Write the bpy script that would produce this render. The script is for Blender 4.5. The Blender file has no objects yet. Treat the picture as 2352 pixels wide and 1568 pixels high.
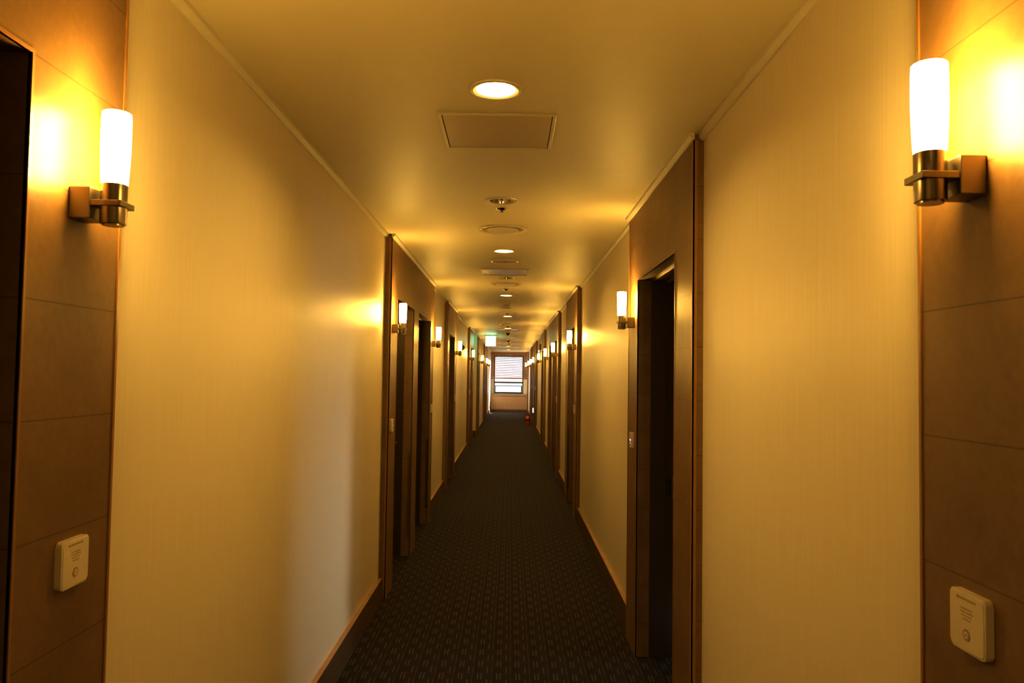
import bpy, bmesh, math, random
from mathutils import Matrix, Vector
random.seed(4)
PI = math.pi
scene = bpy.context.scene
C = scene.collection
EYE = 1.607          # camera height above the carpet
H = 2.607            # ceiling height
CX = -0.065          # line of the ceiling fittings
DOOR_H = 2.17

# ------------------------------------------------------------------ materials
def nodes_of(name):
    m = bpy.data.materials.new(name); m.use_nodes = True
    nt = m.node_tree
    return m, nt, nt.nodes['Principled BSDF']
def math_node(nt, op, a, b=None):
    n = nt.nodes.new('ShaderNodeMath'); n.operation = op
    for i, v in enumerate((a, b)):
        if v is None: continue
        if isinstance(v, (int, float)): n.inputs[i].default_value = v
        else: nt.links.new(v, n.inputs[i])
    return n.outputs[0]
def mixc(nt, fac, a, b):
    n = nt.nodes.new('ShaderNodeMix'); n.data_type = 'RGBA'
    for sock, v in ((n.inputs[0], fac), (n.inputs[6], a), (n.inputs[7], b)):
        if isinstance(v, (int, float)): sock.default_value = v
        elif isinstance(v, tuple): sock.default_value = (*v, 1)
        else: nt.links.new(v, sock)
    return n.outputs[2]
def noise(nt, vec, scale, detail=3, mapscale=None, rough=.5):
    if mapscale:
        mp = nt.nodes.new('ShaderNodeMapping'); mp.inputs['Scale'].default_value = mapscale
        nt.links.new(vec, mp.inputs['Vector']); vec = mp.outputs[0]
    n = nt.nodes.new('ShaderNodeTexNoise'); n.inputs['Scale'].default_value = scale
    n.inputs['Detail'].default_value = detail; n.inputs['Roughness'].default_value = rough
    nt.links.new(vec, n.inputs['Vector'])
    return n.outputs['Fac']
def ramp(nt, fac, lo, hi):
    n = nt.nodes.new('ShaderNodeMapRange'); n.inputs[1].default_value = lo; n.inputs[2].default_value = hi
    nt.links.new(fac, n.inputs[0]); return n.outputs[0]
def coords(nt): return nt.nodes.new('ShaderNodeTexCoord').outputs['Object']
def bump(nt, b, h, strength, dist=.001):
    n = nt.nodes.new('ShaderNodeBump'); n.inputs['Strength'].default_value = strength; n.inputs['Distance'].default_value = dist
    nt.links.new(h, n.inputs['Height']); nt.links.new(n.outputs[0], b.inputs['Normal'])
def plain(name, col, rough=.5, metal=0., spec=.5, var=.06, vscale=40, emit=None, estr=0):
    m, nt, b = nodes_of(name)
    co = coords(nt); f = noise(nt, co, vscale)
    lo = tuple(c * (1 - var) for c in col); hi = tuple(min(1, c * (1 + var)) for c in col)
    nt.links.new(mixc(nt, f, lo, hi), b.inputs['Base Color'])
    b.inputs['Roughness'].default_value = rough; b.inputs['Metallic'].default_value = metal
    b.inputs['Specular IOR Level'].default_value = spec
    if emit:
        b.inputs['Emission Color'].default_value = (*emit, 1); b.inputs['Emission Strength'].default_value = estr
    return m
WARM = (1.0, .59, .118)
M = {}
# wallpaper: fine vertical weave with a satin sheen
m, nt, b = nodes_of('wallpaper'); co = coords(nt)
f1 = noise(nt, co, 1.0, 2, (260, 260, 3)); f2 = noise(nt, co, 1.0, 2, (900, 900, 500))
st = math_node(nt, 'ADD', math_node(nt, 'MULTIPLY', f1, .7), math_node(nt, 'MULTIPLY', f2, .3))
nt.links.new(mixc(nt, ramp(nt, st, .3, .7), (.735, .66, .515), (.815, .74, .595)), b.inputs['Base Color'])
b.inputs['Roughness'].default_value = .42; b.inputs['Specular IOR Level'].default_value = .45
bump(nt, b, st, .12, .0015); M['wallpaper'] = m
# ceiling paint
m, nt, b = nodes_of('ceiling_paint'); co = coords(nt)
nt.links.new(mixc(nt, noise(nt, co, 2.2, 4), (.65, .59, .425), (.71, .65, .475)), b.inputs['Base Color'])
b.inputs['Roughness'].default_value = .5; b.inputs['Specular IOR Level'].default_value = .35
bump(nt, b, noise(nt, co, 300, 2), .05); M['ceiling'] = m
M['cornice'] = plain('cornice_paint', (.66, .61, .47), .4)
# stone cladding: mottled brown tiles, thin joints every 22 cm
def stone(name, lo, hi, joint=True, rough=.41):
    m, nt, b = nodes_of(name); co = coords(nt)
    f = ramp(nt, noise(nt, co, 5.5, 7, None, .62), .3, .72)
    g = ramp(nt, noise(nt, co, 60, 3), .35, .7)
    fac = math_node(nt, 'ADD', math_node(nt, 'MULTIPLY', f, .75), math_node(nt, 'MULTIPLY', g, .25))
    col = mixc(nt, fac, lo, hi)
    if joint:
        sp = nt.nodes.new('ShaderNodeSeparateXYZ'); nt.links.new(co, sp.inputs[0])
        fr = math_node(nt, 'FRACT', math_node(nt, 'DIVIDE', math_node(nt, 'SUBTRACT', sp.outputs[2], .189), .22))
        ln = math_node(nt, 'LESS_THAN', fr, .013)
        col = mixc(nt, math_node(nt, 'MULTIPLY', ln, .55), col, (.035, .02, .008))
    nt.links.new(col, b.inputs['Base Color'])
    b.inputs['Roughness'].default_value = rough; b.inputs['Specular IOR Level'].default_value = .5
    bump(nt, b, g, .03)
    return m
M['stone'] = stone('brown_stone', (.155, .090, .034), (.24, .150, .066))
M['strip'] = plain('bronze_edge_strip', (.30, .16, .05), .28, .0, .6)
M['basestone'] = stone('skirting_stone', (.075, .047, .024), (.12, .078, .042), False, .38)
M['baselit'] = stone('skirting_lit_top', (.30, .18, .07), (.46, .29, .12), False, .4)  # skirting top coloured lighter to stand for light falling from above
# carpet
m, nt, b = nodes_of('woven_carpet'); co = coords(nt)
sp = nt.nodes.new('ShaderNodeSeparateXYZ'); nt.links.new(co, sp.inputs[0])
wob = math_node(nt, 'MULTIPLY', math_node(nt, 'SUBTRACT', noise(nt, co, 30, 2), .5), .03)
u = math_node(nt, 'FRACT', math_node(nt, 'ADD', math_node(nt, 'DIVIDE', math_node(nt, 'ADD', sp.outputs[0], .0745), .1018), wob))
v = math_node(nt, 'FRACT', math_node(nt, 'DIVIDE', math_node(nt, 'SUBTRACT', sp.outputs[1], .03), .1806))
even = math_node(nt, 'LESS_THAN', v, .5); odd = math_node(nt, 'GREATER_THAN', v, .5)
def band(c, w):
    d = math_node(nt, 'ABSOLUTE', math_node(nt, 'SUBTRACT', u, c)); return math_node(nt, 'LESS_THAN', d, w)
def mul(a, b_): return math_node(nt, 'MULTIPLY', a, b_)
def mx(a, b_): return math_node(nt, 'MAXIMUM', a, b_)
bright = mx(mul(mx(band(.26, .026), band(.43, .026)), even), mul(band(.745, .026), odd))
faint = mul(band(.985, .022), math_node(nt, 'ADD', mul(odd, .45), .35))
dark = mx(mul(mx(band(.34, .045), band(.17, .045)), math_node(nt, 'ADD', mul(odd, .5), .5)), mul(band(.065, .04), .9))
gr = noise(nt, co, 420, 2)
base = mixc(nt, gr, (.0085, .0058, .0036), (.016, .011, .007))
colr = mixc(nt, mul(dark, .75), base, (.003, .003, .003))
colr = mixc(nt, mul(mx(bright, faint), ramp(nt, gr, .2, .6)), colr, (.150, .088, .040))
nt.links.new(colr, b.inputs['Base Color'])
b.inputs['Roughness'].default_value = .85; b.inputs['Specular IOR Level'].default_value = .12
b.inputs['Sheen Weight'].default_value = .05; b.inputs['Sheen Roughness'].default_value = .4
bump(nt, b, gr, .4, .003); M['carpet'] = m

M['nickel'] = plain('brushed_nickel', (.40, .36, .29), .28, 1.0)
M['nickelbox'] = plain('satin_nickel', (.31, .27, .20), .42, 1.0)
M['chrome'] = plain('chrome', (.8, .78, .74), .1, 1.0)
M['glass_lit'] = plain('lit_opal_glass', (.9, .85, .75), .25, 0, .5, 0, 10, WARM, 168.0)
M['lens_lit'] = plain('lit_downlight_lens', (.9, .85, .75), .3, 0, .5, 0, 10, (1.0, .61, .145), 420.0)
M['bulb'] = plain('lit_bulb', (.9, .85, .75), .3, 0, .5, 0, 10, WARM, 1050.0)
M['reflector_lit'] = plain('downlight_cone', (.85, .8, .7), .25, .6)
M['ring'] = plain('white_ring', (.66, .61, .48), .3)
M['panelgrey'] = plain('hatch_panel', (.66, .565, .41), .24)
M['gap'] = plain('shadow_gap', (.03, .02, .012), .7)
M['steel'] = plain('dark_steel_frame', (.075, .05, .03), .32, .35)
M['leaf'] = plain('dark_door_leaf', (.03, .02, .013), .4, 0, .4, .25, 14)
M['glow_header'] = plain('sconce_glow_header', (.34, .23, .10), .24, .75)  # steel frame head, with the sconce reflection put into its colour
M['plastic'] = plain('ivory_plastic', (.72, .66, .56), .4)
M['print'] = plain('grey_print', (.38, .33, .27), .6)
M['reddot'] = plain('red_indicator', (.6, .16, .07), .4, 0, .5, .0, 5, (1, .2, .05), .06)
M['bluedot'] = plain('violet_indicator', (.3, .2, .9), .3, 0, .5, 0, 5, (.22, .1, 1.0), 14.0)
M['black'] = plain('black_plastic', (.02, .02, .02), .3)
M['blackglass'] = plain('smoked_dome', (.012, .010, .009), .08)
M['exit'] = plain('lit_sign_face', (.8, .9, .85), .3, 0, .5, 0, 5, (.38, 1.0, .62), 9.0)
M['alu'] = plain('aluminium', (.62, .62, .6), .35, .9)
M['winframe'] = plain('dark_window_frame', (.05, .055, .06), .4)
M['slat'] = plain('wooden_slat', (.35, .15, .08), .45, 0, .4, .2, 30)
M['veneer'] = plain('wood_veneer', (.50, .33, .20), .38, 0, .5, .12, 9)
M['veneerdark'] = plain('dark_plinth', (.20, .11, .06), .5)
M['red'] = plain('red_enamel', (.33, .006, .009), .3)
M['yellow'] = plain('yellow_label', (.85, .55, .1), .5)
M['whitelit'] = plain('lit_white_lamp', (.9, .9, .9), .3, 0, .5, 0, 5, (.9, .95, 1.0), 9.0)
M['plaster'] = plain('room_plaster', (.45, .42, .38), .8)
# glass / acrylic
def clear(name, gloss, tint=(1, 1, 1)):
    m = bpy.data.materials.new(name); m.use_nodes = True; nt = m.node_tree
    nt.nodes.remove(nt.nodes['Principled BSDF']); out = nt.nodes['Material Output']
    t = nt.nodes.new('ShaderNodeBsdfTransparent'); t.inputs[0].default_value = (*tint, 1)
    g = nt.nodes.new('ShaderNodeBsdfGlossy'); g.inputs['Roughness'].default_value = .08
    fr = nt.nodes.new('ShaderNodeFresnel'); fr.inputs[0].default_value = 1.45
    k = math_node(nt, 'MULTIPLY', fr.outputs[0], gloss)
    mx_ = nt.nodes.new('ShaderNodeMixShader'); nt.links.new(k, mx_.inputs[0]); nt.links.new(t.outputs[0], mx_.inputs[1]); nt.links.new(g.outputs[0], mx_.inputs[2])
    nt.links.new(mx_.outputs[0], out.inputs[0]); return m
M['pane'] = clear('window_glass', .8, (.96, .98, 1.0))
M['acrylic'] = clear('clear_acrylic', .1, (.99, .985, .97))

# ------------------------------------------------------------------ mesh helpers
def add_box(bm, x0, x1, y0, y1, z0, z1, mi=0):
    if x0 > x1: x0, x1 = x1, x0
    if y0 > y1: y0, y1 = y1, y0
    v = [bm.verts.new(p) for p in ((x0,y0,z0),(x1,y0,z0),(x1,y1,z0),(x0,y1,z0),(x0,y0,z1),(x1,y0,z1),(x1,y1,z1),(x0,y1,z1))]
    for f in ((0,3,2,1),(4,5,6,7),(0,1,5,4),(1,2,6,5),(2,3,7,6),(3,0,4,7)):
        bm.faces.new([v[i] for i in f]).material_index = mi
def add_lathe(bm, prof, segs=32, org=(0,0,0), mat=None, closed=False):
    rows = []
    for r, z in prof:
        if r < 1e-6: rows.append([bm.verts.new((0, 0, z))])
        else: rows.append([bm.verts.new((r*math.cos(2*PI*i/segs), r*math.sin(2*PI*i/segs), z)) for i in range(segs)])
    pairs = list(zip(rows, rows[1:]))
    if closed: pairs.append((rows[-1], rows[0]))
    for a, b_ in pairs:
        for i in range(segs):
            j = (i+1) % segs
            q = [a[0] if len(a)==1 else a[i], a[0] if len(a)==1 else a[j], b_[0] if len(b_)==1 else b_[j], b_[0] if len(b_)==1 else b_[i]]
            qq = []
            for w in q:
                if w not in qq: qq.append(w)
            if len(qq) > 2: bm.faces.new(qq)
    vs = [w for r in rows for w in r]
    T = Matrix.Translation(Vector(org)) @ (mat or Matrix.Identity(4))
    for w in vs: w.co = T @ w.co
def add_prism(bm, poly, z0, z1, T=None):
    a = [bm.verts.new((x, y, z0)) for x, y in poly]; b_ = [bm.verts.new((x, y, z1)) for x, y in poly]
    n = len(poly)
    bm.faces.new(a[::-1]); bm.faces.new(b_)
    for i in range(n): bm.faces.new((a[i], a[(i+1)%n], b_[(i+1)%n], b_[i]))
    if T:
        for w in a + b_: w.co = T @ w.co
def add_tube(bm, pts, r, segs=10):
    rings = []
    for i, p in enumerate(pts):
        p = Vector(p); d = (Vector(pts[min(i+1, len(pts)-1)]) - Vector(pts[max(i-1, 0)])).normalized()
        s = d.cross(Vector((0, 0, 1)));  s = s.normalized() if s.length > 1e-4 else Vector((1, 0, 0))
        t = s.cross(d)
        rings.append([bm.verts.new(p + r*(math.cos(2*PI*k/segs)*s + math.sin(2*PI*k/segs)*t)) for k in range(segs)])
    for a, b_ in zip(rings, rings[1:]):
        for k in range(segs): bm.faces.new((a[k], a[(k+1)%segs], b_[(k+1)%segs], b_[k]))
    bm.faces.new(rings[0][::-1]); bm.faces.new(rings[-1])
def rrect(w, h, r, n=5):
    out = []
    for cx, cy, a0 in ((w/2-r, h/2-r, 0), (-w/2+r, h/2-r, 90), (-w/2+r, -h/2+r, 180), (w/2-r, -h/2+r, 270)):
        for k in range(n+1):
            a = math.radians(a0 + 90*k/n); out.append((cx+r*math.cos(a), cy+r*math.sin(a)))
    return out
def obj(name, bm, mat, parent=None, smooth=False, bevel=0):
    if bevel:
        bmesh.ops.bevel(bm, geom=list(bm.edges), offset=bevel, segments=2, affect='EDGES', profile=.5)
    bmesh.ops.recalc_face_normals(bm, faces=bm.faces[:])
    me = bpy.data.meshes.new(name); bm.to_mesh(me); bm.free()
    for mm in (mat if isinstance(mat, (list, tuple)) else [mat]): me.materials.append(mm)
    if smooth:
        me.shade_smooth(); me.set_sharp_from_angle(angle=math.radians(32))
    o = bpy.data.objects.new(name, me); C.objects.link(o)
    if parent: o.parent = parent
    return o
def tag(o, label, cat, group=None, kind=None):
    o['label'] = label; o['category'] = cat
    if group: o['group'] = group
    if kind: o['kind'] = kind
    return o
def empty(name, loc, rz, label, cat, group=None, kind=None):
    o = bpy.data.objects.new(name, None); C.objects.link(o); o.empty_display_size = .05
    o.location = loc; o.rotation_euler = (0, 0, rz)
    return tag(o, label, cat, group, kind or 'thing')
def dup(root, loc, rz, label):
    r = root.copy(); C.objects.link(r); r.location = loc; r.rotation_euler = (0, 0, rz); r['label'] = label
    for ch in list(root.children):
        c = ch.copy(); C.objects.link(c); c.parent = r
        for g in list(ch.children):
            d = g.copy(); C.objects.link(d); d.parent = c
    return r
NB = bmesh.new

# ------------------------------------------------------------------ layout (metres, camera at x = 0, y = 0)
LP, LW, RP, RW = .8638, .912, .7404, .7839
LP2, LW2 = .83, .867
Y_BACK, Y_END = -3.2, 34.9
units = [   # side, panel plane, near edge, openings, far edge, sconces
    ('L', LP, -.02, [(.36, 1.374)], 1.709, [1.537]),
    ('L', LP, 5.598, [(5.917, 6.945), (7.295, 8.397)], 8.712, [5.700, 8.555]),
    ('L', LP, 10.708, [(11.02, 12.06)], 12.418, [12.22]),
    ('L', LP, 16.53, [(16.88, 17.95)], 18.30, [16.62]),
    ('L', LP2, 20.17, [(20.32, 21.02)], 21.33, [21.15]),
    ('L', LP2, 25.1, [(25.46, 26.42), (26.82, 27.82)], 28.22, [25.29, 28.03]),
    ('R', RP, -.30, [(.04, 1.06)], 1.409, [1.236]),
    ('R', RP, 3.174, [(3.52, 4.55)], 4.888, [4.70]),
    ('R', RP, 8.66, [(9.03, 10.01)], 10.365, [8.86]),
    ('R', RP, 12.1, [(12.42, 13.62), (14.0, 14.9)], 15.24, [12.28, 15.08]),
    ('R', RP, 17.1, [(17.48, 18.33)], 18.66, [18.52]),
    ('R', RP, 22.5, [(22.88, 23.86), (24.5, 25.5)], 25.92, [22.69, 25.74]),
    ('R', RP, 27.4, [(27.72, 28.66)], 29.06, [28.87]),
    ('R', RP, 33.25, [], 33.68, [33.46]),
]
def sgn(s): return -1 if s == 'L' else 1

# floor
bm = NB(); add_box(bm, -1.25, 1.12, Y_BACK, Y_END+.3, -.05, 0); fl = obj('floor', bm, M['carpet']); tag(fl, 'dark brown woven carpet running the length of the corridor', 'floor', kind='structure')
# ceiling with round holes for the recessed lamps
downs = [-.86, 2.70, 6.28, 9.83, 13.37, 16.87, 20.54, 24.02, 27.48, 31.2]
spots = [4.462, 8.055, 11.684, 15.146, 18.72, 22.25]
holes = sorted([(y, .0695) for y in downs] + [(y, .07) for y in spots])
bm = NB()
def quad(x0, x1, y0, y1, z=H):
    bm.faces.new([bm.verts.new(p) for p in ((x0,y0,z),(x0,y1,z),(x1,y1,z),(x1,y0,z))])
hw = .11
quad(-1.25, CX-hw, Y_BACK, Y_END+.3); quad(CX+hw, 1.12, Y_BACK, Y_END+.3)
yc = Y_BACK
for y, r in holes:
    quad(CX-hw, CX+hw, yc, y-hw); yc = y+hw
    n = 48
    ci = [bm.verts.new((CX+r*math.cos(2*PI*i/n), y+r*math.sin(2*PI*i/n), H)) for i in range(n)]
    sq = []
    for i in range(n):
        c, s = math.cos(2*PI*i/n), math.sin(2*PI*i/n); k = hw/max(abs(c), abs(s)); sq.append(bm.verts.new((CX+k*c, y+k*s, H)))
    for i in range(n): bm.faces.new((ci[i], sq[i], sq[(i+1)%n], ci[(i+1)%n]))
quad(CX-hw, CX+hw, yc, Y_END+.3)
quad(-1.25, 1.12, Y_BACK, Y_END+.3, H+.25)
me_ceiling = obj('ceiling', bm, M['ceiling']); tag(me_ceiling, 'plain cream painted corridor ceiling', 'ceiling', kind='structure')

# papered walls between the stone door surrounds, with solid backing behind those
def wall_runs(side):
    us = [u for u in units if u[0] == side]; runs = []; y = Y_BACK
    for u in us:
        runs.append((y, u[2])); y = u[4]
    runs.append((y, Y_END)); return us, runs
for side, nm in (('L', 'left'), ('R', 'right')):
    s = sgn(side); us, runs = wall_runs(side)
    bm = NB(); bb = NB(); lip = NB(); cr = NB()
    def crown(p, y0, y1):
        X = s*p
        prof = [(0, 0), (-.007, 0), (-.022, .013), (-.024, .026), (0, .026)]
        a = [cr.verts.new((X+s*d, y0, H-.026+z)) for d, z in prof]; b_ = [cr.verts.new((X+s*d, y1, H-.026+z)) for d, z in prof]
        for i in range(5): cr.faces.new((a[i], a[(i+1)%5], b_[(i+1)%5], b_[i]))
        cr.faces.new(a); cr.faces.new(b_[::-1])
    def skirt(bb, lip, s, ww, a, b_):
        pr = [(.01, 0), (-.036, 0), (-.026, .149), (.01, .149)]
        p0 = [bb.verts.new((s*(ww+d), a, z)) for d, z in pr]; p1 = [bb.verts.new((s*(ww+d), b_, z)) for d, z in pr]
        for i in range(4): bb.faces.new((p0[i], p0[(i+1)%4], p1[(i+1)%4], p1[i]))
        bb.faces.new(p0); bb.faces.new(p1[::-1])
        add_box(lip, s*(ww-.026), s*(ww+.01), a, b_, .149, .153)
    for y0, y1 in runs:
        w = LW if side == 'L' else RW
        segs = [(y0, y1, w)]
        if side == 'L' and y0 > 18: 
            segs = [(y0, 20.15, .972)] if y1 < 20.3 else [(y0, y1, LW2)]
        for a, b_, ww in segs:
            add_box(bm, s*ww, s*(ww+.35), a, b_, 0, H)
            lo = .0 
            skirt(bb, lip, s, ww, a, b_)
            crown(ww, a, b_)
    if side == 'L':
        add_box(bm, -LW2, -1.25, 20.15, 20.17, 0, H)       # the short return wall where the corridor narrows
        add_box(bb, -LW2, -.972, 20.115, 20.15, 0, .149); add_box(lip, -LW2, -.972, 20.113, 20.15, .149, .154)
    for u in us:
        p = u[1]; ys = [u[2]] + [q for o_ in u[3] for q in o_] + [u[4]]
        for i in range(0, len(ys), 2): add_box(bm, s*(p+.078), s*(p+.40), ys[i], ys[i+1], 0, H)
        for a, b_ in u[3]: add_box(bm, s*(p+.078), s*(p+.40), a, b_, DOOR_H, H)
        crown(p, u[2]-.024, u[4]+.024)
    tag(obj('wall_'+nm, bm, M['wallpaper']), f'beige papered corridor wall on the {nm} with fine vertical stripes', 'wall', kind='structure')
    bo = tag(obj('baseboard_'+nm, bb, M['basestone']), f'brown stone skirting along the {nm} wall', 'skirting', kind='structure')
    obj('lit_top_lip', lip, M['baselit'], bo)
    tag(obj('trim_31' if side == 'L' else 'trim_32', cr, M['cornice']), f'thin cream cornice stepping around the {nm} door surrounds', 'cornice', kind='structure')
# back wall behind the camera, end wall with window
bm = NB(); add_box(bm, -1.25, 1.12, Y_BACK-.1, Y_BACK, 0, H); tag(obj('wall_back', bm, M['wallpaper']), 'beige papered wall behind the viewpoint', 'wall', kind='structure')
WX0, WX1, WZ0, WZ1 = -.725, .592, .755, 2.45
bm = NB()
for b_ in ((-1.25, WX0, 0, H), (WX1, 1.12, 0, H), (WX0, WX1, 0, WZ0), (WX0, WX1, WZ1, H)): add_box(bm, b_[0], b_[1], Y_END, Y_END+.16, b_[2], b_[3])
tag(obj('wall_end', bm, M['wallpaper']), 'pale end wall around the far window', 'wall', kind='structure')
bm = NB(); add_box(bm, -.86, CX+.06, 20.12, 20.18, H-.034, H); tag(obj('trim_34', bm, M['cornice'], bevel=.004), 'thin cream strip across the ceiling by the lit exit sign', 'trim', kind='structure')

# stone door surrounds and doors
ORD = ['nearest', 'second', 'third', 'fourth', 'fifth', 'sixth', 'seventh', 'eighth', 'ninth', 'tenth', 'eleventh']
cnt = {'L': 0, 'R': 0}; dcount = {'L': 0, 'R': 0}; tn = 0; dn = 0
def add_frame_rect(bm, s, p, a, b_, z1, w, t):
    """thin strip around an opening on the panel face"""
    add_box(bm, s*(p-t), s*(p+.006), a-w, a, 0, z1+w); add_box(bm, s*(p-t), s*(p+.006), b_, b_+w, 0, z1+w); add_box(bm, s*(p-t), s*(p+.006), a, b_, z1, z1+w)
for side, p, n, ops, f, scs in units:
    s = sgn(side); nm = 'left' if side == 'L' else 'right'; tn += 1
    bm = NB(); ys = [n] + [q for o_ in ops for q in o_] + [f]
    for i in range(0, len(ys), 2): add_box(bm, s*p, s*(p+.078), ys[i], ys[i+1], 0, H-.004)
    for a, b_ in ops: add_box(bm, s*p, s*(p+.078), a, b_, DOOR_H, H-.004)
    desc = 'around two doorways' if len(ops) == 2 else ('around one doorway' if ops else 'as a narrow pier by the window')
    t = tag(obj(f'trim_{tn}', bm, M['stone']), f'brown stone tile surround {desc}, {ORD[cnt[side]]} along the {nm} wall', 'door surround', 'stone door surrounds', 'structure')
    cnt[side] += 1
    bm = NB()
    add_box(bm, s*(p-.003), s*(p+.007), n, n+.008, 0, H-.026); add_box(bm, s*(p-.003), s*(p+.007), f-.008, f, 0, H-.026)
    add_box(bm, s*(p+.006), s*(p+.018), n-.0025, n, 0, H-.026)
    for a, b_ in ops: add_frame_rect(bm, s, p, a, b_, DOOR_H, .007, .0025)
    obj('edge_strip', bm, M['strip'], t)
    if n < 17 and n > 2:
        for a, b_ in ops:
            for yy, d in ((a, -1), (b_, 1)):
                g = NB(); add_box(g, s*(p-.0045), s*(p-.003), yy, yy+d*.03, .17, .9); add_box(g, s*(p-.0045), s*(p+.03), yy-d*.0015, yy, .17, .9)
                og = obj('corner_guard', g, M['acrylic'], t); og['label'] = 'clear plastic corner guard'
    for a, b_ in ops:
        dn += 1; k = dcount[side]; dcount[side] += 1
        is_open = side == 'R' and abs(n-3.174) < .01
        state = 'open dark doorway' if is_open else 'dark closed room door'
        d = empty(f'door_{dn}', (s*(p+.078), (a+b_)/2, 0), 0, f'{state} set deep in stone, {ORD[k]} doorway along the {nm} wall', 'door', 'room doors', 'structure')
        x0, x1, x2 = 0, s*.137, s*.089; c = (a+b_)/2; A, B = a-c, b_-c
        bm = NB()
        add_box(bm, x0, x1, A, A+.008, 0, DOOR_H); add_box(bm, x0, x1, B-.008, B, 0, DOOR_H)
        add_box(bm, x0, x2, A+.008, A+.016, 0, DOOR_H); add_box(bm, x0, x2, B-.016, B-.008, 0, DOOR_H)
        obj('door_frame', bm, M['steel'], d)
        bm = NB(); add_box(bm, x0+s*.003, x1, A, B, DOOR_H-.012, DOOR_H); add_box(bm, x2-s*.006, x2, A+.008, B-.008, DOOR_H-.026, DOOR_H-.012)
        hd = obj('frame_header', bm, M['glow_header'], d); hd['label'] = 'steel head of the door frame, sconce glow in its colour'
        bm = NB()
        if is_open: add_box(bm, s*.10, s*(.10+B-A-.03), A+.012, A+.054, .006, DOOR_H-.016)
        else: add_box(bm, s*.0895, s*.133, A+.010, B-.010, .006, DOOR_H-.014)
        lf = obj('door_leaf', bm, M['leaf'], d)
        if is_open:
            bm = NB(); add_box(bm, s*.093, s*.127, B-.0095, B-.008, .91, 1.03)
            sp_ = obj('strike_plate', bm, M['steel'], d)
            for z in (.925, .98):
                bm = NB(); add_box(bm, s*.101, s*.121, B-.0105, B-.0095, z, z+.038); obj('latch_hole', bm, M['black'], sp_)
            bm = NB(); add_box(bm, s*.1275, s*.1300, B-.0125, B-.008, .905, 1.035); obj('strike_lip', bm, M['alu'], sp_)
        else:
            bm = NB(); hy = B-.09 if s < 0 else A+.09
            add_box(bm, s*.0845, s*.0895, hy-.02, hy+.02, .93, 1.06); add_tube(bm, [(s*.088, hy, 1.0), (s*.045, hy, 1.0), (s*.038, hy+(.02 if hy < 0 else -.02), 1.0), (s*.038, hy+(.11 if hy < 0 else -.11), 1.0)], .008)
            obj('door_handle', bm, M['nickel'], lf)

# room behind the open doorway on the right: daylight spills out of it
bm = NB()
def iq(pts): bm.faces.new([bm.verts.new(q) for q in pts])
X0, X1, Ya, Yb = RP+.40, 5.6, 2.9, 6.6; yo = (3.52, 4.55)
iq(((X0,Ya,0),(X1,Ya,0),(X1,Ya,H),(X0,Ya,H))); iq(((X0,Yb,0),(X0,Yb,H),(X1,Yb,H),(X1,Yb,0)))
iq(((X0,Ya,H),(X1,Ya,H),(X1,Yb,H),(X0,Yb,H))); iq(((X0,Ya,-.001),(X0,Yb,-.001),(X1,Yb,-.001),(X1,Ya,-.001)))
iq(((X1,Ya,0),(X1,Yb,0),(X1,Yb,H),(X1,Ya,H)))
iq(((X0,Ya,0),(X0,Ya,H),(X0,yo[0],H),(X0,yo[0],0))); iq(((X0,yo[1],0),(X0,yo[1],H),(X0,Yb,H),(X0,Yb,0))); iq(((X0,yo[0],DOOR_H),(X0,yo[0],H),(X0,yo[1],H),(X0,yo[1],DOOR_H)))
tag(obj('wall_room', bm, M['plaster']), 'dim plaster room beyond the open right doorway', 'room', kind='structure')
def area(name, loc, rot, sx, sy, power, col):
    l = bpy.data.lights.new(name, 'AREA'); l.shape = 'RECTANGLE'; l.size = sx; l.size_y = sy; l.energy = power; l.color = col
    o = bpy.data.objects.new(name, l); o.location = loc; o.rotation_euler = rot; C.objects.link(o); return o
area('room_window_daylight', (5.5, 4.55, .72), (0, PI/2, 0), 1.1, .85, 3.0, (.92, .92, .82)).data.spread = math.radians(28)
area('room_fill_light', (4.6, 3.75, 1.6), (0, PI/2, 0), .5, .5, 9, (.85, .92, 1.0))  # unseen fill light, added to pick out the door jamb edges

# ------------------------------------------------------------------ wall sconces
r0 = empty('wall_sconce', (0, 0, 0), 0, '', 'wall lamp', 'lit wall sconces along the corridor')
bm = NB(); add_box(bm, 0, .041, -.031, .031, -.031, .031); obj('mounting_box', bm, M['nickelbox'], r0, bevel=.0018)
AX = .0725
bm = NB(); prof = [(0, -.041), (.020, -.041), (.020, -.038), (.0238, -.038), (.0246, -.036), (.0246, .0405), (.023, .0415), (0, .0415)]
add_lathe(bm, prof, 40, (AX, 0, 0)); obj('lamp_holder', bm, M['nickel'], r0, True)
bm = NB(); add_box(bm, .036, AX+.0275, -.0285, .0285, -.0056, .0056); obj('support_bar', bm, M['nickelbox'], r0, bevel=.001)
bm = NB(); prof = [(0, .0415), (.0242, .0415), (.0248, .046), (.0265, .08), (.0275, .112), (.0277, .14), (.0274, .170), (.0269, .1835), (.0255, .185), (.0242, .1835), (.0245, .17), (.0245, .12), (.023, .115), (0, .115)]
add_lathe(bm, prof, 28, (AX, 0, 0)); sh = obj('lamp_shade', bm, M['glass_lit'], r0, True); sh['label'] = 'glowing white opal glass cylinder'
bm = NB(); add_lathe(bm, [(0, .142), (.010, .140), (.018, .132), (.020, .122), (.016, .116)], 16, (AX, 0, 0)); obj('lamp_bulb', bm, M['bulb'], sh, True)
SZ = EYE + .3235
first = True; nsc = {'L': 0, 'R': 0}
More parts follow.
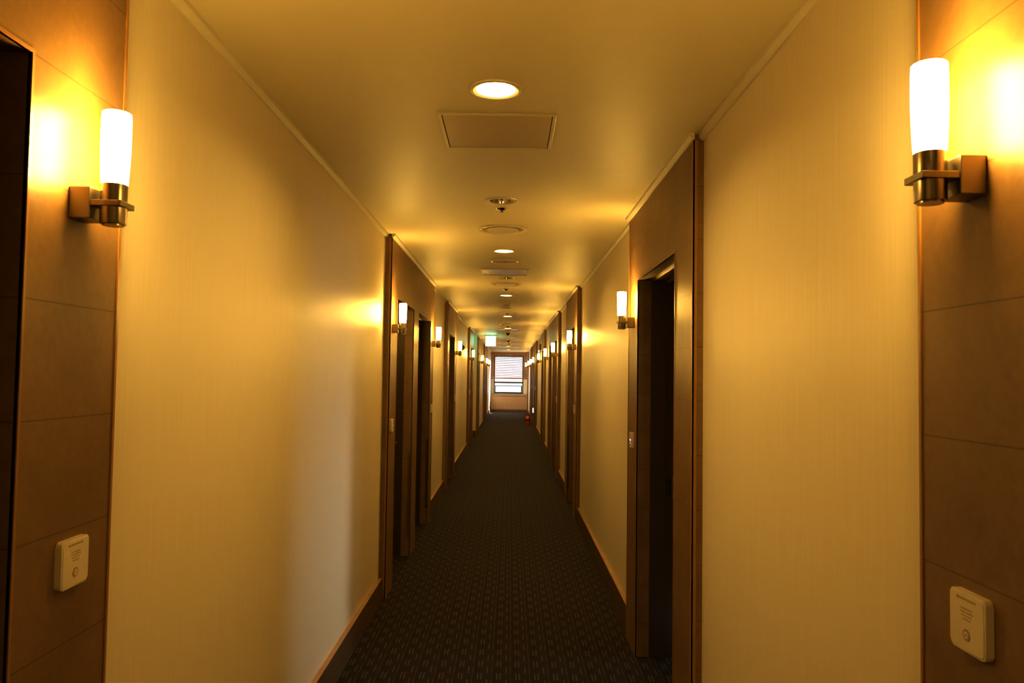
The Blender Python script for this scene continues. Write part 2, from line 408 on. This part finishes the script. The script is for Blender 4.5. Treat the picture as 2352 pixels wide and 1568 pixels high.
where = {
 'L': ['by the closest doorway', 'on the stone just before the twin doorways', 'on the stone just past the twin doorways', 'after the fourth left doorway', 'just before the exit sign', 'just past the exit sign', 'before the last pair of left doors', 'closest to the window'],
 'R': ['largest of all lamps', 'above the violet indicator', 'before the third right doorway', 'before the right twin doorways', 'past the right twin doorways', 'just below the wall alarm box', 'before the lit low white lamp', 'above the red extinguisher', 'next to last before the window', 'closest to the window']}
for side, p, n, ops, f, scs in units:
    for y in scs:
        s = sgn(side); lab = f"lit sconce {where[side][nsc[side]]}, {ORD[nsc[side]]} on the {'left' if side=='L' else 'right'} wall"
        nsc[side] += 1; loc = (s*p, y, SZ); rz = 0 if side == 'L' else PI
        if first: r0.location = loc; r0.rotation_euler = (0, 0, rz); r0['label'] = lab; first = False
        else: dup(r0, loc, rz, lab)

# ------------------------------------------------------------------ call plates below the sconces
def make_plate(dot):
    t = empty('call_plate', (0, 0, 0), 0, '', 'switch plate', 'ivory call plates on the stone piers')
    T = Matrix(((0,0,1,0),(1,0,0,0),(0,1,0,0),(0,0,0,1)))    # local xy -> wall yz, extrude along +x
    bm = NB(); add_prism(bm, rrect(.096, .093, .009), 0, .013, T); obj('plate_body', bm, M['plastic'], t, True, .0015)
    bm = NB(); add_prism(bm, rrect(.088, .085, .007), .0125, .0142, T); fc = obj('face_panel', bm, M['plastic'], t, True)
    bm = NB(); add_box(bm, .0142, .0147, -.021, .024, .034, .0375); obj('indicator_slot', bm, M['print'], fc)
    bm = NB(); add_box(bm, .0144, .0151, -.026, -.0215, .0335, .038); obj('indicator_light', bm, M['reddot'], fc)
    bm = NB()
    for z, w in ((.020, .030), (.0145, .034), (.009, .027), (.0035, .022)):
        y = -w/2
        while y < w/2:
            l = random.uniform(.003, .007); add_box(bm, .0142, .0145, y, min(y+l, w/2), z, z+.0022); y += l+.0018
    obj('printed_lines', bm, M['print'], fc)
    bm = NB(); add_lathe(bm, [(.0062, .0142), (.0062, .0152), (.0092, .0152), (.0092, .0142)], 32, (0, 0, 0), closed=True)
    for w in bm.verts: w.co = T @ w.co + Vector((0, 0, -.019))
    bt = obj('push_button', bm, M['print'], t, True)
    bm = NB(); add_lathe(bm, [(0, .0156), (.0058, .0156), (.0058, .0142)], 24)
    for w in bm.verts: w.co = T @ w.co + Vector((0, 0, -.019))
    obj('button_cap', bm, M['plastic'], bt, True)
    bm = NB(); add_lathe(bm, [(0, .0161), (.0022, .0161), (.0022, .0154)], 16)
    for w in bm.verts: w.co = T @ w.co + Vector((0, 0, -.019))
    obj('button_light', bm, M[dot], bt, True)
    return t
p_red = make_plate('reddot'); p_blue = None; first = True; npl = {'L': 0, 'R': 0}
for side, p, n, ops, f, scs in units:
    for y in scs:
        s = sgn(side); k = npl[side]; npl[side] += 1
        if n > 24 and not (side == 'L' and n < 26): continue
        nmx = 'left' if side == 'L' else 'right'
        yy = y + (.018 if side == 'L' else .012) if n < 2 else y
        loc = (s*p, yy, EYE-.381); rz = 0 if side == 'L' else PI
        lab = f'ivory square call plate below the {ORD[k]} sconce on the {nmx} wall'
        if side == 'R' and k == 1:
            t = make_plate('bluedot'); t.location = loc; t.rotation_euler = (0, 0, rz); t['label'] = 'ivory call plate with glowing violet light by the open right doorway'
            bm = NB(); add_box(bm, .0142, .0155, -.012, .012, -.003, .004); bl = obj('violet_light', bm, M['bluedot'], t); bl['label'] = 'glowing violet indicator'
        elif first: first = False; p_red.location = loc; p_red.rotation_euler = (0, 0, rz); p_red['label'] = lab
        else: dup(p_red, loc, rz, lab)

# ------------------------------------------------------------------ ceiling fittings
def placed(maker, ys, labels, x=CX, z=H):
    r = maker(); r.location = (x, ys[0], z); r['label'] = labels[0]
    for y, l in zip(ys[1:], labels[1:]): dup(r, (x, y, z), 0, l)
def downlight():
    t = empty('ceiling_downlight', (0, 0, 0), 0, '', 'downlight', 'lit round downlights in the ceiling')
    bm = NB(); add_lathe(bm, [(.0695, .004), (.0705, -.003), (.080, -.007), (.0905, -.005), (.0925, 0), (.0695, .004)], 48); obj('trim_ring', bm, M['ring'], t, True)
    bm = NB(); add_lathe(bm, [(.0695, .001), (.0690, .03), (.067, .06), (0, .061)], 40); obj('reflector', bm, M['reflector_lit'], t, True)
    bm = NB(); add_lathe(bm, [(0, .026), (.05, .0265), (.066, .028), (.0685, .030)], 40); o = obj('lamp_lens', bm, M['lens_lit'], t, True); o['label'] = 'glowing white lens'
    return t
placed(downlight, downs[1:] + downs[:1], [f'lit round ceiling downlight, {ORD[i]} along the corridor' for i in range(9)] + ['lit round ceiling downlight above the viewpoint'])
def spotlight():
    t = empty('ceiling_spotlight', (0, 0, 0), 0, '', 'spotlight', 'unlit chrome recessed spotlights')
    bm = NB(); add_lathe(bm, [(.069, .004), (.07, -.004), (.080, -.007), (.096, -.0045), (.100, 0), (.069, .004)], 48); obj('trim_ring', bm, M['ring'], t, True)
    bm = NB(); add_lathe(bm, [(.0695, .0), (.066, .02), (.055, .05), (.03, .075), (0, .08)], 40); obj('reflector', bm, M['chrome'], t, True)
    bm = NB(); add_lathe(bm, [(0, .008), (.012, .01), (.016, .02), (.018, .05), (.02, .07)], 24); obj('lamp_bulb', bm, M['blackglass'], t, True)
    return t
placed(spotlight, spots, [f'unlit chrome recessed ceiling spotlight, {ORD[i]} along the corridor' for i in range(6)])
def diffuser():
    t = empty('ceiling_air_diffuser', (0, 0, 0), 0, '', 'air vent', 'round ceiling air diffusers')
    bm = NB(); add_lathe(bm, [(.144, -.001), (.146, -.009), (.149, -.012), (.152, -.009), (.161, -.007), (.1645, -.011), (.168, -.009), (.1685, 0), (.144, -.001)], 56); obj('outer_ring', bm, M['ring'], t, True)
    bm = NB(); add_lathe(bm, [(.10, -.001), (.122, -.001), (.146, -.004)], 48); obj('throat', bm, M['panelgrey'], t)
    bm = NB(); add_lathe(bm, [(0, -.010), (.106, -.0105), (.1115, -.014), (.114, -.0115), (.112, -.007), (.10, -.0015), (0, -.0015)], 56); obj('centre_disc', bm, M['ring'], t, True)
    return t
diffs = [5.33, 8.59, 12.49, 15.66, 19.56, 23.0, 26.6, 30.07]
placed(diffuser, diffs, [f'round cream ceiling air diffuser, {ORD[i]} along the corridor' for i in range(8)])
def hatch():
    t = empty('access_hatch', (0, 0, 0), 0, '', 'access panel', 'square access hatches in the ceiling')
    bm = NB(); e, i = .2295, .2155
    for a in ((-e, e, -e, -i), (-e, e, i, e), (-e, -i, -i, i), (i, e, -i, i)): add_box(bm, a[0], a[1], a[2], a[3], -.006, 0)
    obj('hatch_frame', bm, M['ring'], t, bevel=.0015)
    bm = NB(); add_box(bm, -i, i, -i, i, -.0008, 0); obj('frame_gap', bm, M['gap'], t)
    bm = NB(); k = i-.0035; add_box(bm, -k, k, -k, k, -.0035, -.0009); obj('hatch_panel', bm, M['panelgrey'], t)
    return t
placed(hatch, [3.182, 7.597, 17.36, 21.28, 28.5], [f'square flush access hatch in the ceiling, {ORD[i]} along the corridor' for i in range(5)])
def plate():
    t = empty('ceiling_speaker_cover', (0, 0, 0), 0, '', 'ceiling cover')
    bm = NB(); add_lathe(bm, [(.113, -.006), (.116, -.009), (.120, -.006), (.1205, 0), (.113, -.002), (.113, -.006)], 48); obj('outer_ring', bm, M['ring'], t, True)
    bm = NB(); add_lathe(bm, [(0, -.004), (.113, -.0035)], 48); obj('grille', bm, M['panelgrey'], t)
    bm = NB(); add_lathe(bm, [(0, -.007), (.004, -.007), (.004, -.003)], 12); obj('screw', bm, M['gap'], t, True)
    return t
placed(plate, [6.869], ['flat round grey ceiling cover just before the second access hatch'])
def sprinkler():
    t = empty('ceiling_sprinkler', (0, 0, 0), 0, '', 'sprinkler', 'small fire sprinklers in the ceiling')
    bm = NB(); add_lathe(bm, [(.012, -.010), (.030, -.007), (.036, -.002), (.0365, 0)], 32); obj('escutcheon', bm, M['chrome'], t, True)
    bm = NB(); add_lathe(bm, [(0, -.019), (.004, -.019), (.005, -.014), (.010, -.010), (.011, 0)], 20); obj('sprinkler_head', bm, M['steel'], t, True)
    bm = NB(); add_lathe(bm, [(0, -.021), (.011, -.021), (.011, -.019), (0, -.019)], 20); obj('deflector', bm, M['steel'], t, True)
    return t
placed(sprinkler, [4.674, 9.126, 12.79, 16.2, 19.9], [f'small chrome and dark ceiling sprinkler, {ORD[i]} along the corridor' for i in range(5)])
def smoke():
    t = empty('ceiling_smoke_detector', (0, 0, 0), 0, '', 'smoke detector', 'round smoke detectors on the ceiling')
    bm = NB(); add_lathe(bm, [(0, -.014), (.05, -.014), (.055, -.010), (.055, 0)], 40); obj('detector_base', bm, M['ring'], t, True)
    bm = NB(); add_lathe(bm, [(0, -.052), (.024, -.052), (.034, -.046), (.038, -.030), (.046, -.022), (.046, -.014)], 40); o = obj('detector_head', bm, M['ring'], t, True)
    bm = NB()
    for k in range(8):
        a = 2*PI*k/8; add_prism(bm, [(-.006, -.002), (.006, -.002), (.006, .002), (-.006, .002)], -.042, -.032, Matrix.Rotation(a, 4, 'Z') @ Matrix.Translation((0, .037, 0)))
    obj('smoke_slots', bm, M['gap'], o)
    return t
placed(smoke, [10.9, 25.3], ['cream smoke detector on the ceiling past the third downlight', 'cream smoke detector on the ceiling past the seventh downlight'])
def camera_dome():
    t = empty('ceiling_camera', (0, 0, 0), 0, '', 'security camera', 'dome cameras on the ceiling')
    bm = NB(); add_lathe(bm, [(0, -.055), (.050, -.055), (.054, -.045), (.054, 0)], 36); obj('camera_base', bm, M['ring'], t, True)
    bm = NB(); add_lathe(bm, [(.045, -.055), (.044, -.07), (.036, -.088), (.02, -.100), (0, -.104)], 36); o = obj('camera_dome', bm, M['blackglass'], t, True); o['label'] = 'smoked black dome'
    return t
placed(camera_dome, [17.70, 21.62], ['dome camera with black lower half beside the hanging exit sign', 'dome camera with black lower half, smaller and farther, behind the first'], x=CX, z=H-.006)
# exit sign
t = empty('exit_sign', (-.505, 19.7, H), 0, 'glowing white exit sign hanging from the ceiling at left', 'exit sign')
bm = NB(); add_box(bm, -.16, .16, -.035, .035, -.036, 0); obj('ceiling_mount', bm, M['alu'], t, bevel=.003)
bm = NB(); add_box(bm, -.135, .135, -.02, .02, -.295, -.036); obj('sign_housing', bm, M['alu'], t, bevel=.003)
bm = NB(); add_box(bm, -.127, .127, -.0225, -.0195, -.287, -.044); add_box(bm, -.127, .127, .0195, .0225, -.287, -.044); o = obj('sign_face', bm, M['exit'], t); o['label'] = 'lit white sign face'

# ------------------------------------------------------------------ small wall fittings
t = empty('mounted_alarm', (RW, 19.8, EYE+.69), PI, 'cream alarm box with dark grille high on the right wall', 'fire alarm')
bm = NB(); add_box(bm, 0, .06, -.08, .08, -.11, .11); obj('alarm_housing', bm, M['plastic'], t, bevel=.006)
bm = NB(); add_box(bm, .060, .063, -.06, .06, -.055, .09); add_box(bm, .012, .05, .078, .0815, -.055, .09); add_box(bm, .012, .05, -.0815, -.078, -.055, .09); obj('speaker_grille', bm, M['black'], t)
bm = NB(); add_lathe(bm, [(0, .022), (.016, .018), (.02, .006), (.02, 0)], 20, (.06, 0, -.085), Matrix.Rotation(PI/2, 4, 'Y')); obj('alarm_lamp', bm, M['whitelit'], t, True)
t = empty('wall_siren', (-LW, 14.75, 2.105), 0, 'small dark round siren on the left wall beside a sconce', 'siren')
bm = NB(); add_box(bm, 0, .014, -.045, .045, -.055, .055); obj('siren_base', bm, M['steel'], t, bevel=.004)
bm = NB(); add_lathe(bm, [(0, .028), (.02, .028), (.034, .022), (.040, .0), (0, 0)], 28, (.014, 0, 0), Matrix.Rotation(PI/2, 4, 'Y')); obj('siren_horn', bm, M['black'], t, True)
t = empty('power_outlet', (-LW, 14.62, .49), 0, 'small ivory outlet plate low on the left papered wall', 'power outlet')
bm = NB(); add_box(bm, 0, .008, -.036, .036, -.06, .06); o = obj('outlet_plate', bm, M['plastic'], t, bevel=.003)
bm = NB(); add_lathe(bm, [(0, .0085), (.018, .0085), (.018, .008)], 24, (0, 0, 0), Matrix.Rotation(PI/2, 4, 'Y')); obj('socket', bm, M['print'], t)
t = empty('night_light', (RP, 24.18, .515), PI, 'small glowing white lamp low on the right stone pier', 'night light')
bm = NB(); add_box(bm, 0, .012, -.05, .05, -.085, .085); obj('lamp_back', bm, M['plastic'], t, bevel=.003)
bm = NB(); add_box(bm, .0122, .030, -.04, .04, -.072, .072); obj('lamp_cover', bm, M['whitelit'], t, bevel=.004)

# ------------------------------------------------------------------ fire extinguisher
t = empty('fire_extinguisher', (.602, 25.72, 0), 0, 'red fire extinguisher with yellow label standing on a red base', 'fire extinguisher')
bm = NB(); add_lathe(bm, [(0, .03), (.060, .03), (.066, .04), (.068, .25), (.062, .285), (.040, .312), (.022, .322), (0, .324)], 36); tk = obj('tank', bm, M['red'], t, True)
bm = NB()
for k in range(12):
    a0, a1 = math.radians(190+k*10), math.radians(200+k*10); r = .0692
    bm.faces.new([bm.verts.new((r*math.cos(a), r*math.sin(a), z)) for a, z in ((a0, .165), (a1, .165), (a1, .262), (a0, .262))])
obj('label_band', bm, M['yellow'], tk)
bm = NB(); add_lathe(bm, [(.018, .322), (.018, .345), (.024, .350), (.024, .366), (.012, .372), (0, .372)], 24); obj('valve', bm, M['black'], t, True)
bm = NB(); add_prism(bm, [(-.01, -.012), (.085, -.010), (.085, .010), (-.01, .012)], 0, .006, Matrix.Translation((0, 0, .362)) @ Matrix.Rotation(-.35, 4, 'Y') @ Matrix.Rotation(-2.2, 4, 'Z'))
add_prism(bm, [(-.01, -.011), (.08, -.009), (.08, .009), (-.01, .011)], 0, .005, Matrix.Translation((0, 0, .345)) @ Matrix.Rotation(-2.2, 4, 'Z')); obj('handle', bm, M['black'], t)
bm = NB(); add_tube(bm, [(-.02, -.015, .352), (-.06, -.03, .345), (-.082, -.035, .31), (-.086, -.035, .24), (-.085, -.034, .15), (-.084, -.033, .09)], .008); obj('hose', bm, M['black'], t, True)
bm = NB(); add_lathe(bm, [(.118, 0), (.115, .012), (.088, .055), (.073, .095), (.070, .098), (.067, .095), (.067, .03), (.1, 0), (.118, 0)], 8, (0, 0, 0), Matrix.Rotation(PI/8, 4, 'Z')); obj('stand', bm, M['red'], t)

# ------------------------------------------------------------------ far window, blind, cabinet
w = empty('window_1', (0, Y_END+.06, 0), 0, 'dark framed window at the far end of the corridor', 'window', None, 'structure')
bm = NB(); F = .05
for a in ((WX0, WX1, WZ0, WZ0+.045), (WX0, WX1, WZ1-F, WZ1), (WX0, WX0+F, WZ0, WZ1), (WX1-F, WX1, WZ0, WZ1), (WX0, WX1, 1.215, 1.29)): add_box(bm, a[0], a[1], -.03, .04, a[2], a[3])
obj('window_frame', bm, M['winframe'], w, bevel=.004)
bm = NB(); sx0, sx1, sz0, sz1 = WX0+.055, WX1-.055, WZ0+.045, 1.12
for a in ((sx0, sx1, sz0, sz0+.03), (sx0, sx1, sz1-.035, sz1), (sx0, sx0+.035, sz0, sz1), (sx1-.05, sx1, sz0, sz1)): add_box(bm, a[0], a[1], -.05, .0, a[2], a[3])
so = obj('tilt_sash', bm, M['winframe'], w, bevel=.004)
bm = NB(); add_box(bm, WX0+F, WX1-F, .0, .005, WZ0+.045, WZ1-F); obj('window_pane', bm, M['pane'], w)
bm = NB(); add_box(bm, -.02, .02, -.075, -.05, 1.07, 1.12); obj('sash_catch', bm, M['alu'], so)
bm = NB(); add_box(bm, -.866, .783, Y_END-.16, Y_END, WZ0-.04, WZ0-.008); tag(obj('trim_33', bm, M['plaster'], bevel=.004), 'pale sill below the far window', 'sill', kind='structure')
b0 = empty('venetian_blind', (0, Y_END-.09, 0), 0, 'half-lowered brown wooden slatted blind over the far window', 'blind')
BX0, BX1 = -.855, .755
bm = NB(); add_box(bm, BX0, BX1, -.03, .03, 2.545, 2.60); obj('head_rail', bm, M['slat'], b0, bevel=.003)
bm = NB(); z = 1.525
while z < 2.54:
    add_prism(bm, [(-.024, -.0015), (.024, -.0015), (.024, .0015), (-.024, .0015)], BX0+.01, BX1-.01,
              Matrix.Translation((0, 0, z)) @ Matrix.Rotation(.5, 4, 'X') @ Matrix(((0,0,1,0),(1,0,0,0),(0,1,0,0),(0,0,0,1))))
    z += .0475
obj('slats', bm, M['slat'], b0)
bm = NB(); add_box(bm, BX0, BX1, -.026, .026, 1.415, 1.475); obj('bottom_rail', bm, M['slat'], b0, bevel=.004)
bm = NB()
for x in (-.62, -.25, .12, .52): add_box(bm, x-.0012, x+.0012, -.027, -.0255, 1.45, 2.56); add_box(bm, x-.0012, x+.0012, .0255, .027, 1.45, 2.56)
obj('ladder_cords', bm, M['gap'], b0)
c0 = empty('radiator_cabinet', (-.04, Y_END-.17, 0), 0, 'long low wood-veneer cabinet below the far window', 'cabinet')
bm = NB(); add_box(bm, -.818, .818, -.16, .165, .065, .672); obj('cabinet_body', bm, M['veneer'], c0, bevel=.004)
bm = NB(); add_box(bm, -.825, .822, -.175, .0, .672, .705); obj('cabinet_top', bm, M['veneer'], c0, bevel=.008)
bm = NB(); add_box(bm, -.812, .812, -.145, .16, 0, .065); obj('plinth', bm, M['veneerdark'], c0)
bm = NB(); add_box(bm, -.80, .80, -.1625, -.160, .635, .655); obj('front_groove', bm, M['veneerdark'], c0)

# ------------------------------------------------------------------ daylight
wd = bpy.data.worlds.new('sky'); scene.world = wd; wd.use_nodes = True
wd.node_tree.nodes['Background'].inputs[0].default_value = (.86, .94, 1.0, 1); wd.node_tree.nodes['Background'].inputs[1].default_value = 2.3
pl = area('window_portal', ((WX0+WX1)/2, Y_END+.2, (WZ0+WZ1)/2), (-PI/2, 0, 0), WX1-WX0, WZ1-WZ0, 1, (1, 1, 1)); pl.data.cycles.is_portal = True
sl = bpy.data.lights.new('sun', 'SUN'); sl.energy = 42; sl.color = (1, .93, .8); sl.angle = .02
so_ = bpy.data.objects.new('sun', sl); C.objects.link(so_)
so_.rotation_euler = Vector((-.42, -.84, -.30)).to_track_quat('-Z', 'Y').to_euler()

# ------------------------------------------------------------------ camera
cam = bpy.data.cameras.new('camera'); co_ = bpy.data.objects.new('camera', cam); C.objects.link(co_); scene.camera = co_
F_PX, YAW, PIT, ROL = 1792.15, .0017, .0424, -.0147
cam.sensor_width = 36; cam.lens = F_PX/2352*36; cam.clip_start = .05; cam.clip_end = 200
cy, sy, cp, sp_, crr, srr = math.cos(YAW), math.sin(YAW), math.cos(PIT), math.sin(PIT), math.cos(ROL), math.sin(ROL)
A = Matrix(((cy,-sy,0),(sy,cy,0),(0,0,1))); B = Matrix(((1,0,0),(0,cp,sp_),(0,-sp_,cp))); D = Matrix(((crr,0,-srr),(0,1,0),(srr,0,crr)))
R3 = D @ B @ A
rt, fw, up = Vector(R3[0]), Vector(R3[1]), Vector(R3[2])
mw = Matrix.Identity(4)
for i in range(3): mw[i][0], mw[i][1], mw[i][2] = rt[i], up[i], -fw[i]
mw.translation = (0, 0, EYE); co_.matrix_world = mw
cam.dof.use_dof = True; cam.dof.focus_distance = 6.0; cam.dof.aperture_fstop = 14

scene.view_settings.view_transform = 'Standard'; scene.view_settings.look = 'None'
scene.view_settings.exposure = 0.12; scene.view_settings.gamma = .82
cyc = scene.cycles
cyc.use_denoising = True; cyc.adaptive_threshold = .02; cyc.max_bounces = 7; cyc.diffuse_bounces = 4; cyc.glossy_bounces = 4; cyc.transparent_max_bounces = 12
cyc.sample_clamp_indirect = 6; cyc.caustics_reflective = False; cyc.caustics_refractive = False
